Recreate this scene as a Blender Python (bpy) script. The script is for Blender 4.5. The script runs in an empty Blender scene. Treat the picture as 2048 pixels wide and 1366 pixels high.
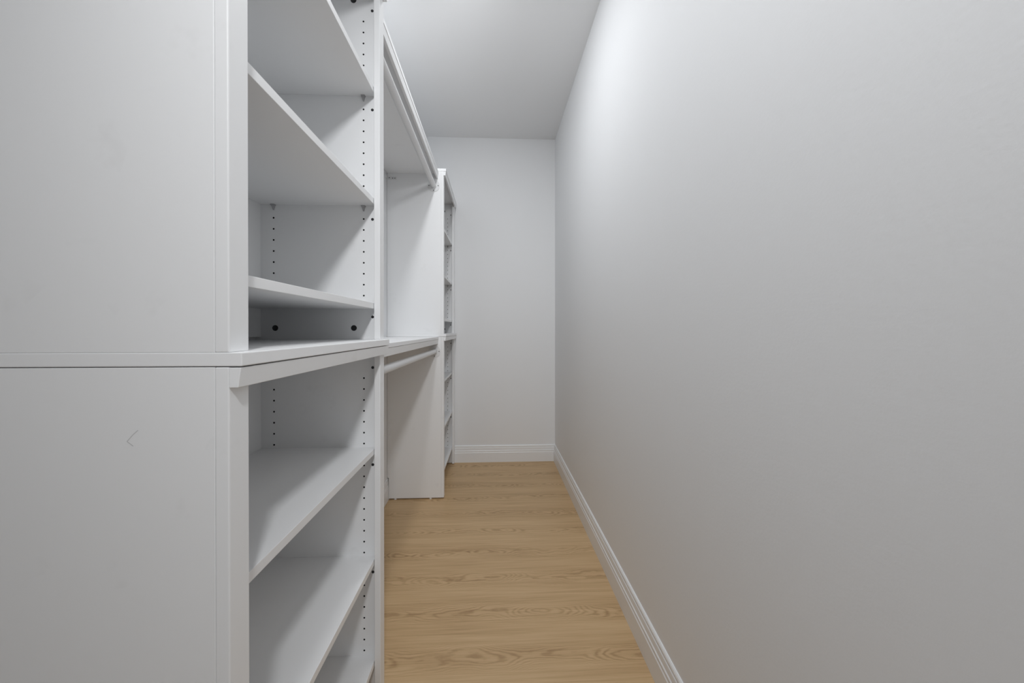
import bpy, bmesh, math
from mathutils import Vector
C = bpy.context.scene

# ---------------------------------------------------------------- camera
EYE = 1.0924                      # camera height above the floor (m)
W, H, F = 2048, 1366, 742.6
cam = bpy.data.objects.new('camera', bpy.data.cameras.new('camera'))
C.collection.objects.link(cam); C.camera = cam
cam.data.sensor_fit = 'HORIZONTAL'; cam.data.sensor_width = 36.0
cam.data.lens = F / W * 36.0
cam.data.shift_y = -21.1 / W
cam.data.clip_start = 0.02
cam.location = (0, 0, EYE)
cam.rotation_euler = (math.pi / 2 - 0.0035, 0, -0.0461)

# ---------------------------------------------------------------- world, lamps, exposure
wd = bpy.data.worlds.new('world'); C.world = wd; wd.use_nodes = True
wd.node_tree.nodes['Background'].inputs[0].default_value = (1, 1, 1, 1)
wd.node_tree.nodes['Background'].inputs[1].default_value = 0.0
C.view_settings.view_transform = 'Standard'; C.view_settings.look = 'None'
C.view_settings.gamma = 1.0; C.view_settings.use_curve_mapping = False
C.view_settings.exposure = 0.0

def lamp(name, kind, loc, energy, size, rot=(0, 0, 0)):
    d = bpy.data.lights.new(name, kind); o = bpy.data.objects.new(name, d)
    C.collection.objects.link(o); o.location = loc; o.rotation_euler = rot
    d.energy = energy; d.color = COOL
    if kind == 'AREA': d.shape = 'DISK'; d.size = size
    else: d.shadow_soft_size = size
    return o
def aim(o, d): o.rotation_euler = Vector(d).to_track_quat('-Z', 'Y').to_euler(); return o
POWER = [1.5, 5.9, 69.0, 1.2, 1.4]
COOL = (0.986, 1.0, 1.016)
# closet ceiling lamp, then a second added to fill the far half (just above the top of the frame)
lamp('ceiling_lamp_or_fill', 'AREA', (-0.19, 1.21, EYE + 1.572), POWER[0], 0.13)
aim(lamp('ceiling_lamp_or_fill', 'AREA', (-0.19, 1.56, EYE + 1.545), POWER[1], 0.13), (0.08, 0.20, -1))
# lamp by the entrance, above and behind the camera, shining into the closet
o = aim(lamp('entrance_lamp', 'SPOT', (0.16, -0.60, EYE + 1.16), POWER[2], 0.08), (0.02, 3.2, -1.9))
o.data.spot_size = 1.4; o.data.spot_blend = 1.0
# added soft fills with no real source, for lower parts and right wall
aim(lamp('fill_light', 'AREA', (0.10, -0.60, EYE - 0.60), POWER[3], 0.5), (0.1, 1, 0))
aim(lamp('fill_light', 'AREA', (-0.15, 0.30, EYE + 1.10), POWER[4], 0.5), (1, 0.9, -0.8))

# ---------------------------------------------------------------- materials
def mat(name, col, rough=0.5, spec=0.5):
    m = bpy.data.materials.new(name); m.use_nodes = True
    b = m.node_tree.nodes['Principled BSDF']
    b.inputs['Base Color'].default_value = (*col, 1); b.inputs['Roughness'].default_value = rough
    b.inputs['Specular IOR Level'].default_value = spec
    return m
class NT:
    def __init__(s, m): s.t = m.node_tree; s.n = s.t.nodes; s.l = s.t.links; s.b = s.n['Principled BSDF']
    def put(s, sock, v):
        if isinstance(v, bpy.types.NodeSocket): s.l.new(v, sock)
        else: sock.default_value = v
    def math(s, op, a, b=0.0, c=0.0):
        n = s.n.new('ShaderNodeMath'); n.operation = op
        for i, v in enumerate((a, b, c)): s.put(n.inputs[i], v)
        return n.outputs[0]
    def pos(s):
        g = s.n.new('ShaderNodeNewGeometry'); x = s.n.new('ShaderNodeSeparateXYZ')
        s.l.new(g.outputs['Position'], x.inputs[0]); return x.outputs
    def vec(s, a, b, c):
        n = s.n.new('ShaderNodeCombineXYZ')
        for i, v in enumerate((a, b, c)): s.put(n.inputs[i], v)
        return n.outputs[0]
    def noise(s, v, scale, detail=2, rough=0.5, dist=0.0):
        n = s.n.new('ShaderNodeTexNoise'); s.l.new(v, n.inputs['Vector'])
        n.inputs['Scale'].default_value = scale; n.inputs['Detail'].default_value = detail
        n.inputs['Roughness'].default_value = rough; n.inputs['Distortion'].default_value = dist
        return n.outputs['Fac']
    def ramp(s, f, stops):
        n = s.n.new('ShaderNodeValToRGB'); s.put(n.inputs[0], f); e = n.color_ramp.elements
        while len(e) < len(stops): e.new(0.5)
        for k, (p, c) in enumerate(stops): e[k].position = p; e[k].color = (*c, 1) if len(c) == 3 else c
        return n.outputs[0]
    def bump(s, h, strength, dist):
        n = s.n.new('ShaderNodeBump'); n.inputs['Strength'].default_value = strength
        n.inputs['Distance'].default_value = dist; s.l.new(h, n.inputs['Height'])
        s.l.new(n.outputs[0], s.b.inputs['Normal'])

WHITE = (0.935, 0.942, 0.950)
def wall_material():
    m = mat('painted_wall', (0.70, 0.705, 0.712), 0.62, 0.35); t = NT(m); x, y, z = t.pos()
    v = t.vec(x, y, z)
    a = t.noise(v, 170, 3, 0.6); b = t.noise(t.vec(x, y, t.math('MULTIPLY', z, 3.0)), 34, 2)
    t.bump(t.math("ADD", a, t.math("MULTIPLY", b, 0.9)), 0.06, 0.003)
    n = t.noise(v, 2.3, 2)
    t.put(t.b.inputs['Base Color'], t.ramp(n, [(0.3, (0.920, 0.930, 0.942)), (0.7, (0.926, 0.936, 0.948))]))
    return m
def laminate_material():
    m = mat('white_laminate', WHITE, 0.42, 0.4); t = NT(m); x, y, z = t.pos(); v = t.vec(x, y, z)
    s = t.noise(v, 16, 3, 0.6)                                    # faint rubbed smudges
    n = t.noise(t.vec(x, y, z), 5.0, 1)
    k = t.math('MULTIPLY', t.math('GREATER_THAN', n, 0.55), t.math('SUBTRACT', s, 0.60))
    k = t.math('MAXIMUM', k, 0.0)
    t.put(t.b.inputs['Base Color'], t.ramp(t.math('MULTIPLY', k, 3.0), [(0, WHITE), (1, (0.85, 0.853, 0.857))]))
    t.bump(t.noise(v, 420, 2), 0.04, 0.001)
    return m
def wood_floor_material():
    m = mat('oak_laminate_floor', (0.4, 0.25, 0.13), 0.42, 0.4); t = NT(m); x, y, z = t.pos()
    pw = 0.195
    q = t.math('DIVIDE', t.math('SUBTRACT', y, 1.5294), pw)
    row = t.math('FLOOR', q); fr = t.math('SUBTRACT', q, row)
    seed = t.math('MULTIPLY', row, 7.31)
    wv = t.math('MULTIPLY', t.noise(t.vec(t.math('MULTIPLY', x, 1.1), seed, 3.0), 1.3, 2), 0.44)
    c = t.math('SUBTRACT', t.math('ADD', fr, t.math('SUBTRACT', wv, 0.22)), 0.5)
    # flat-sawn figure: nested arches along the middle of each board, ragged by noise
    big = t.noise(t.vec(t.math('MULTIPLY', x, 2.3), t.math('MULTIPLY', y, 5.0), seed), 1.0, 2, 0.5)
    rag = t.noise(t.vec(t.math('MULTIPLY', x, 22.0), t.math('MULTIPLY', y, 70.0), seed), 1.0, 2, 0.5)
    cyc = t.math('ADD', t.math('MULTIPLY', t.math('MULTIPLY', c, c), 62.0), t.math('ADD', t.math('MULTIPLY', big, 21.0), t.math('MULTIPLY', rag, 1.1)))
    ring = t.math('ADD', t.math('MULTIPLY', t.math('SINE', t.math('MULTIPLY', cyc, 6.2832)), 0.5), 0.5)
    ring = t.math('POWER', ring, 1.8)
    edge = t.math('SUBTRACT', 1.0, t.math('MULTIPLY', t.math('ABSOLUTE', c), 2.3))
    msk = t.noise(t.vec(t.math('MULTIPLY', x, 3.1), t.math('MULTIPLY', y, 9.0), t.math('ADD', seed, 5.0)), 1.0, 1)
    ring = t.math('MULTIPLY', t.math('MULTIPLY', ring, t.math('MAXIMUM', edge, 0.06)), t.math('MULTIPLY', msk, 1.9))
    fib = t.noise(t.vec(t.math('MULTIPLY', x, 5.0), t.math('MULTIPLY', y, 210.0), seed), 1.0, 3, 0.6)
    fib3 = t.noise(t.vec(t.math('MULTIPLY', x, 3.5), t.math('MULTIPLY', y, 95.0), t.math('ADD', seed, 2.0)), 1.0, 2, 0.6)
    fib2 = t.noise(t.vec(t.math('MULTIPLY', x, 1.6), t.math('MULTIPLY', y, 38.0), seed), 1.0, 2, 0.5)
    tone = t.noise(t.vec(t.math('MULTIPLY', x, 0.8), t.math('MULTIPLY', y, 3.0), seed), 1.0, 1)
    f = t.math('MULTIPLY', ring, -0.40)
    f = t.math('ADD', f, t.math('MULTIPLY', t.math('SUBTRACT', fib, 0.5), 0.66))
    f = t.math('ADD', f, t.math('MULTIPLY', t.math('SUBTRACT', fib2, 0.5), 0.40))
    f = t.math('ADD', f, t.math('MULTIPLY', t.math('SUBTRACT', fib3, 0.5), 0.60))
    f = t.math('ADD', f, t.math('MULTIPLY', t.math('SUBTRACT', tone, 0.5), 0.35))
    f = t.math('ADD', f, 0.56)
    seam = t.math('LESS_THAN', t.math('ABSOLUTE', t.math('SUBTRACT', t.math('ABSOLUTE', t.math('SUBTRACT', fr, 0.5)), 0.5)), 0.0035)
    f = t.math('SUBTRACT', f, t.math('MULTIPLY', seam, 0.10))
    col = t.ramp(f, [(0.0, (0.40, 0.248, 0.122)), (0.5, (0.62, 0.422, 0.228)), (1.0, (0.77, 0.565, 0.335))])
    t.put(t.b.inputs['Base Color'], col)
    t.bump(fib, 0.05, 0.0006)
    return m
M_wall = wall_material()
M_ceil = mat('ceiling_paint', (0.93, 0.938, 0.948), 0.8, 0.2)
M_white = laminate_material()
M_trim = mat('gloss_trim_paint', (0.93, 0.94, 0.95), 0.32, 0.5)
M_floor = wood_floor_material()
M_hole = mat('dark_drilled_hole', (0.012, 0.012, 0.012), 0.8, 0.1)
M_bolt = mat('black_metal_fitting', (0.022, 0.022, 0.024), 0.45, 0.5)
M_pin = mat('grey_plastic', (0.42, 0.42, 0.43), 0.4)
M_plastic = mat('white_plastic', (0.82, 0.825, 0.83), 0.3)
M_screw = mat('dull_steel_screw', (0.10, 0.10, 0.105), 0.5)
M_rod = mat('white_enamelled_rod', (0.80, 0.805, 0.81), 0.30)
M_scuff = mat('scuffed_laminate', (0.66, 0.665, 0.67), 0.6)
M_under = mat('raw_board_edge', (0.35, 0.33, 0.31), 0.8)

# ---------------------------------------------------------------- mesh helpers (x right, y along the aisle, z up)
def obj(name, bm, mats, parent=None, smooth=False):
    me = bpy.data.meshes.new(name)
    if parent:
        bmesh.ops.translate(bm, verts=bm.verts, vec=-parent['_w'])
    bmesh.ops.recalc_face_normals(bm, faces=bm.faces)
    bm.to_mesh(me); bm.free()
    for m in (mats if isinstance(mats, (list, tuple)) else [mats]): me.materials.append(m)
    if smooth:
        for p in me.polygons: p.use_smooth = True
        me.set_sharp_from_angle(angle=math.radians(40))
    o = bpy.data.objects.new(name, me); C.collection.objects.link(o)
    if parent: o.parent = parent['_o']
    return o
def thing(name, label, cat, loc, group=None):
    o = bpy.data.objects.new(name, None); C.collection.objects.link(o); o.location = loc
    o.empty_display_size = 0.05
    o['label'] = label; o['category'] = cat
    if group: o['group'] = group
    return {'_o': o, '_w': Vector(loc)}
def as_parent(o, t): return {'_o': o, '_w': t['_w']}
def box(bm, x0, x1, y0, y1, z0, z1, bev=0.0, mi=0):
    r = bmesh.ops.create_cube(bm, size=1.0)
    for v in r['verts']:
        v.co = Vector(((x0 + x1) / 2 + v.co.x * (x1 - x0), (y0 + y1) / 2 + v.co.y * (y1 - y0), (z0 + z1) / 2 + v.co.z * (z1 - z0)))
    fs = {f for v in r['verts'] for f in v.link_faces}
    for f in fs: f.material_index = mi
    if bev:
        es = {e for v in r['verts'] for e in v.link_edges}
        bmesh.ops.bevel(bm, geom=list(es), offset=bev, segments=2, affect='EDGES', profile=0.5)
    return bm
def prism_y(bm, prof, y0, y1, bev=0.0):
    a = [bm.verts.new((x, y0, z)) for x, z in prof]; b = [bm.verts.new((x, y1, z)) for x, z in prof]
    n = len(prof); bm.faces.new(a); bm.faces.new(b[::-1])
    for i in range(n): bm.faces.new((a[i], b[i], b[(i + 1) % n], a[(i + 1) % n]))
    if bev:
        es = {e for v in a + b for e in v.link_edges}
        bmesh.ops.bevel(bm, geom=list(es), offset=bev, segments=2, affect='EDGES', profile=0.5)
    return bm
def disc_y(bm, x, y, z, r, depth, seg=20, mi=0, r2=None):
    """short cylinder with its axis along y, from y to y+depth"""
    r2 = r if r2 is None else r2
    a = [bm.verts.new((x + r * math.cos(t), y, z + r * math.sin(t))) for t in [2 * math.pi * k / seg for k in range(seg)]]
    b = [bm.verts.new((x + r2 * math.cos(t), y + depth, z + r2 * math.sin(t))) for t in [2 * math.pi * k / seg for k in range(seg)]]
    fs = [bm.faces.new(a), bm.faces.new(b[::-1])]
    for k in range(seg): fs.append(bm.faces.new((a[k], b[k], b[(k + 1) % seg], a[(k + 1) % seg])))
    for f in fs: f.material_index = mi
    return bm
B = bmesh.new
def hz(h): return EYE + h      # heights below are measured from the eye line

# ---------------------------------------------------------------- the room
Y0, Y1 = -1.60, 3.0757
XL = -0.6900
def xr(y): return 0.5122 - 0.003567 * y      # the right wall closes in a little
ZC = hz(1.581)
def struct(name, bm, m):
    o = obj(name, bm, m); o['kind'] = 'structure'; return o
struct('floor', box(B(), XL - 0.1, xr(Y0) + 0.1, Y0 - 0.1, Y1 + 0.1, -0.05, 0.0), M_floor)
struct('ceiling', box(B(), XL - 0.1, xr(Y0) + 0.1, Y0 - 0.1, Y1 + 0.1, ZC, ZC + 0.05), M_ceil)
struct('wall_left', box(B(), XL - 0.1, XL, Y0, Y1, 0.0, ZC), M_wall)
struct('wall_back', box(B(), XL - 0.1, xr(Y1) + 0.1, Y1, Y1 + 0.1, 0.0, ZC), M_wall)
struct('wall_front', box(B(), XL - 0.1, xr(Y0) + 0.1, Y0 - 0.1, Y0, 0.0, ZC), M_wall)
bm = B(); vs = []
for z in (0.0, ZC):
    vs.append([bm.verts.new(p) for p in ((xr(Y0), Y0, z), (xr(Y1), Y1, z), (xr(Y1) + 0.1, Y1, z), (xr(Y0) + 0.1, Y0, z))])
bm.faces.new(vs[0]); bm.faces.new(vs[1][::-1])
for i in range(4): bm.faces.new((vs[0][i], vs[0][(i + 1) % 4], vs[1][(i + 1) % 4], vs[1][i]))
struct('wall_right', bm, M_wall)
# moulded baseboard: (distance out from the wall, height)
PROF = [(0, 0), (0.014, 0), (0.014, 0.0775), (0.0125, 0.080), (0.0110, 0.0835), (0.0128, 0.0870), (0.0128, 0.0935),
        (0.0100, 0.0970), (0.0098, 0.0995), (0.0098, 0.1030), (0.0092, 0.1140), (0.0085, 0.1180), (0.0060, 0.1205), (0.0058, 0.1230),
        (0.0080, 0.1255), (0.0080, 0.1300), (0.0062, 0.1345), (0.0030, 0.1378), (0, 0.138)]
def baseboard(name, p0, p1, n, k=1.0):
    bm = B(); n = Vector(n) * k
    rows = [[bm.verts.new(Vector((p[0], p[1], z)) + n * d) for d, z in PROF] for p in (p0, p1)]
    bm.faces.new(rows[0]); bm.faces.new(rows[1][::-1])
    k = len(PROF)
    for i in range(k): bm.faces.new((rows[0][i], rows[1][i], rows[1][(i + 1) % k], rows[0][(i + 1) % k]))
    struct(name, bm, M_trim)
baseboard('baseboard_right', (xr(Y0), Y0, 0), (xr(Y1), Y1, 0), (-1, 0, 0))
baseboard('baseboard_back', (XL + 0.014, Y1, 0), (xr(Y1) - 0.0005, Y1, 0), (0, -1, 0))
baseboard('baseboard_left', (XL, Y0, 0), (XL, Y1, 0), (1, 0, 0), 0.70)

# ---------------------------------------------------------------- shelving towers
XF, XP, XB = -0.3294, -0.3464, -0.6890     # stile face, panel front edge, tower back
XI = -0.676                                # inner face of the back panel
XS = -0.3478                               # shelf front edge
X1, X2 = -0.3831, -0.6393                  # the two columns of shelf-pin holes
PIT = 0.032
UH0, LH0 = 0.8996, -0.1419                 # topmost hole above / below the eye line

def panel(t, y0, y1, z0, z1, inner, holes):
    """a side board; its drilled holes are pattern in the same mesh; inner = +1 if the inside faces +y"""
    if z0 < 0.1:        # notched over the baseboard
        bm = prism_y(B(), [(XP, z0), (XP, z1), (XB, z1), (XB, 0.1425), (-0.6795, 0.1425), (-0.6795, z0)], y0, y1, 0.0009)
    else: bm = box(B(), XB, XP, y0, y1, z0, z1, 0.0009)
    yi = y1 if inner > 0 else y0
    for h in holes:
        for x in (X1, X2):
            disc_y(bm, x, yi - (0.004 if inner > 0 else 0.00025), hz(h), 0.00255, 0.00425, 14, 1)
    return obj('side_panel', bm, [M_white, M_hole], t)
def stile(t, y0, y1, z0, z1):
    return obj('front_stile', box(B(), XP, XF, y0, y1, z0, z1, 0.0016), M_white, t)
def shelf(t, ya, yb, h, pins, th=0.0162):
    s = obj('shelf', box(B(), XI, XS, ya, yb, hz(h), hz(h) + th, 0.0007), M_white, t)
    if pins:
        for (yw, sg) in ((yb, -1), (ya, 1)):
            for x in (X1, X2):
                bm = B(); z = hz(h) - 0.0002
                # spoon-shaped support: flat pad tapering down to its peg
                for k, (w0, w1, d0, d1, za, zb) in enumerate(((0.0066, 0.0060, 0.0085, 0.008, 0, -0.0035), (0.0046, 0.0018, 0.0065, 0.0015, -0.0035, -0.0155))):
                    q = []
                    for w, d, dz in ((w0, d0, za), (w1, d1, zb)):
                        q.append([bm.verts.new((x + a * w, yw + sg * b * d, z + dz)) for a, b in ((-1, 0), (1, 0), (0.8, 1), (-0.8, 1))])
                    bm.faces.new(q[0]); bm.faces.new(q[1][::-1])
                    for i in range(4): bm.faces.new((q[0][i], q[1][i], q[1][(i + 1) % 4], q[0][(i + 1) % 4]))
                obj('shelf_pin', bm, M_pin, as_parent(s, t))
    return s
def fitting(t, name, x, y, h, r, mat_):
    bm = disc_y(B(), x, y - 0.0006, hz(h), r, 0.004, 24)
    disc_y(bm, x, y - 0.0010, hz(h), r * 0.45, 0.0006, 6)
    return obj(name, bm, mat_, t)
def tower(y0, unit, label):
    ys, yp = y0 + 0.0377, y0 + 0.015                    # stile inner edge, panel inner face
    y1 = y0 + 0.645; yq, yt = y1 - 0.015, y1 - 0.0385
    if unit == 'lower': za, zb = 0.008, hz(-0.0466)
    else: za, zb = hz(-0.0284), hz(1.0200)
    t = thing('shelving_tower', label, 'shelving', ((XB + XF) / 2, y0 + 0.3225, 0.0 if unit == 'lower' else za), 'white shelving units of the closet row')
    if unit == 'lower': holes = [LH0 - PIT * i for i in range(26)]
    else: holes = [UH0 - PIT * i for i in range(26)]
    pa = panel(t, y0, yp, za, zb, 1, holes); pb = panel(t, yq, y1, za, zb, -1, holes)
    stile(t, y0, ys, za, zb); stile(t, yt, y1, za, zb)
    if unit == 'lower':
        obj('back_panel', box(B(), XB + 0.0005, XI, yp, yq, hz(-0.958), zb - 0.0005), M_white, t)
        for h in (-0.3599, -0.6790): shelf(t, yp, yq, h, True)
        shelf(t, yp, yq, -0.9722, False)
        for h in (-0.1111, -0.3961, -0.7117): fitting(t, 'cam_fitting', -0.3578, yq, h, 0.0040, M_bolt)
        for yy in (y0 + 0.009, y1 - 0.009):
            for x in (-0.640, -0.415):
                bm = B(); bmesh.ops.create_cone(bm, cap_ends=True, segments=16, radius1=0.0085, radius2=0.0065, depth=0.008)
                bmesh.ops.translate(bm, verts=bm.verts, vec=(x, yy, 0.004)); obj('foot', bm, M_plastic, t)
    else:
        obj('back_panel', box(B(), XB + 0.0005, XI, yp, yq, za + 0.0075, zb - 0.0005), M_white, t)
        for h in (0.6820, 0.3616, 0.0606): shelf(t, yp, yq, h, h > 0.1)
        for h in (0.9312, 0.6424, 0.3228, 0.0371): fitting(t, 'cam_fitting', -0.3578, yq, h, 0.0040, M_bolt)
        for x, h in ((-0.6354, 0.0048), (-0.4117, 0.0048), (-0.6354, 0.9605), (-0.4117, 0.9605)):
            fitting(t, 'connector_bolt', x, yq, h, 0.0083, M_bolt)
    return t, pa
NY, FY = 0.476, 2.412
tl, pnl = tower(NY, 'lower', 'white lower shelving unit nearest the camera, below the near counter slab')
tu, pnu = tower(NY, 'upper', 'tall white upper shelving unit nearest the camera, above the near counter slab')
tower(FY, 'lower', 'white lower shelving unit at the far end, its foot beside the back baseboard')
fu, _ = tower(FY, 'upper', 'white upper shelving unit at the far end, standing on the distant slab')

# faint scuffs on the near side boards
def scuff(t, parent, pts, w):
    bm = B()
    for (ax, ah), (bx, bh) in zip(pts[:-1], pts[1:]):
        a = Vector((ax, 0, hz(ah))); b = Vector((bx, 0, hz(bh))); n = (b - a).normalized(); s = Vector((-n.z, 0, n.x)) * w
        q = [bm.verts.new((p.x, NY - 0.00008, p.z)) for p in (a - s, b - s, b + s, a + s)]; bm.faces.new(q)
    obj('scuff_mark', bm, M_scuff, as_parent(parent, t))
scuff(tl, pnl, [(-0.4375, -0.1235), (-0.4435, -0.1290), (-0.4505, -0.1372), (-0.4432, -0.1430)], 0.0005)

# slabs that cap the units, with a tapered fascia strip glued under the front edge
def slab(y0, y1, h0, h1, name, label, cat, xf=-0.3136, xa=-0.3294, ff=(-0.3151, -0.3185), fh=0.0250, gap=0.0016, g=None, owner=None):
    t = thing(name, label, cat, ((xf - 0.69) / 2, (y0 + y1) / 2, hz(h0)), g)
    obj('board', box(B(), -0.6898, xf, y0, y1, hz(h0), hz(h1), 0.0013), M_white, t)
    zt = hz(h0) - gap; zb = zt - fh
    obj('fascia_strip', prism_y(B(), [(xa + 0.0001, zb), (ff[1], zb), (ff[0], zt), (xa + 0.0001, zt)], y0 + 0.0005, y1 - 0.0005, 0.0008), M_white, owner or t)
    return t
G1 = 'white slabs capping the shelving units'
slab(NY - 0.0006, NY + 0.6446, -0.0456, -0.0284, 'countertop', 'white slab between the two nearest shelving units, at the left edge of the photo', 'counter', g=G1)
slab(FY - 0.0006, FY + 0.6446, -0.0456, -0.0284, 'countertop', 'small far white slab between the two shelving units by the back wall', 'counter', g=G1)
obj('top_board', box(B(), -0.6898, -0.3136, NY - 0.0006, NY + 0.6446, hz(1.0200), hz(1.0376), 0.0013), M_white, tu)
zt = hz(1.0184)
obj('fascia_strip', prism_y(B(), [(XF + 0.0001, zt - 0.048), (-0.3185, zt - 0.048), (-0.3151, zt), (XF + 0.0001, zt)], NY, NY + 0.644, 0.0008), M_white, tu)
slab(FY - 0.0006, FY + 0.6446, 1.0200, 1.0376, 'tower_cap', 'white cap on top of the far tower near the back wall', 'shelf', g=G1, owner=fu)
# hanging shelves between the towers
MY0, MY1 = NY + 0.6448, FY - 0.0002
G2 = 'shelves over the two clothes rods'
for h, name, lab in ((1.0170, 'hanging_shelf', 'long high white shelf between the towers above the upper clothes rod'),
                     (-0.0458, 'hanging_shelf', 'long white shelf at counter height between the towers above the lower clothes rod')):
    slab(MY0, MY1, h - 0.0162, h, name, lab, 'shelf', xf=-0.3618, xa=-0.3765, ff=(-0.3630, -0.3660), fh=0.0280, gap=0.0008, g=G2)

# ---------------------------------------------------------------- clothes rods in their cups
def rod(x, h, label):
    z = hz(h); t = thing('closet_rod', label, 'clothes rod', (x, (MY0 + MY1) / 2, z), 'white clothes rods')
    obj('rod', disc_y(B(), x, MY0 + 0.004, z, 0.0158, MY1 - MY0 - 0.008, 40), M_rod, t, True)
    for yw, s in ((MY1, -1), (MY0, 1)):
        zc = z - 0.001
        bm = disc_y(B(), x, min(yw, yw + s * 0.0025), zc, 0.039 if s < 0 else 0.0375, 0.0025, 48)
        fl = obj('rod_flange', bm, M_plastic, t)
        bm = B(); n = 28; ring = []                      # U-shaped cup open at the top
        for k in range(n + 1):
            a = math.radians(-195 + 210 * k / n); cs, sn = math.cos(a), math.sin(a)
            ring.append([bm.verts.new((x + r * cs, yw + s * d, zc + 0.001 + r * sn)) for r, d in ((0.0163, 0.002), (0.0192, 0.002), (0.0192, 0.012), (0.0163, 0.012))])
        for p, q in zip(ring[:-1], ring[1:]):
            for i in range(4): bm.faces.new((p[i], q[i], q[(i + 1) % 4], p[(i + 1) % 4]))
        bm.faces.new(ring[0]); bm.faces.new(ring[-1][::-1])
        obj('rod_cup', bm, M_plastic, as_parent(fl, t), True)
        for dx, dz in ((-0.0295, 0), (0.0295, 0), (0, -0.0295)):
            y = yw + s * 0.0025
            bm = disc_y(B(), x + dx, min(y, y + s * 0.0012), zc + dz, 0.0030, 0.0012, 14)
            obj('screw', bm, M_screw, as_parent(fl, t))
    return t
rod(-0.3935, 0.9265, 'long white round clothes rod under the high shelf')
rod(-0.3885, -0.1393, 'white round clothes rod under the counter-height shelf')

# small corner bracket under the high shelf at the back
t = thing('shelf_bracket', 'tiny white corner bracket with three screws under the high shelf by the left wall', 'bracket', (-0.654, FY, hz(0.961)))
obj('plate', box(B(), -0.6830, -0.6290, FY - 0.0022, FY, hz(0.9600), hz(0.9790), 0.0008), M_plastic, t)
obj('plate', box(B(), -0.6899, -0.6855, FY - 0.030, FY - 0.0004, hz(0.9600), hz(0.9830), 0.0008), M_plastic, t)
for x, h in ((-0.6733, 0.9712), (-0.6526, 0.9685), (-0.6382, 0.9683)):
    obj('screw', disc_y(B(), x, FY - 0.0032, hz(h), 0.0030, 0.0012, 14), M_screw, t)

for o in C.objects:
    for k in list(o.keys()):
        if k.startswith('_'): del o[k]
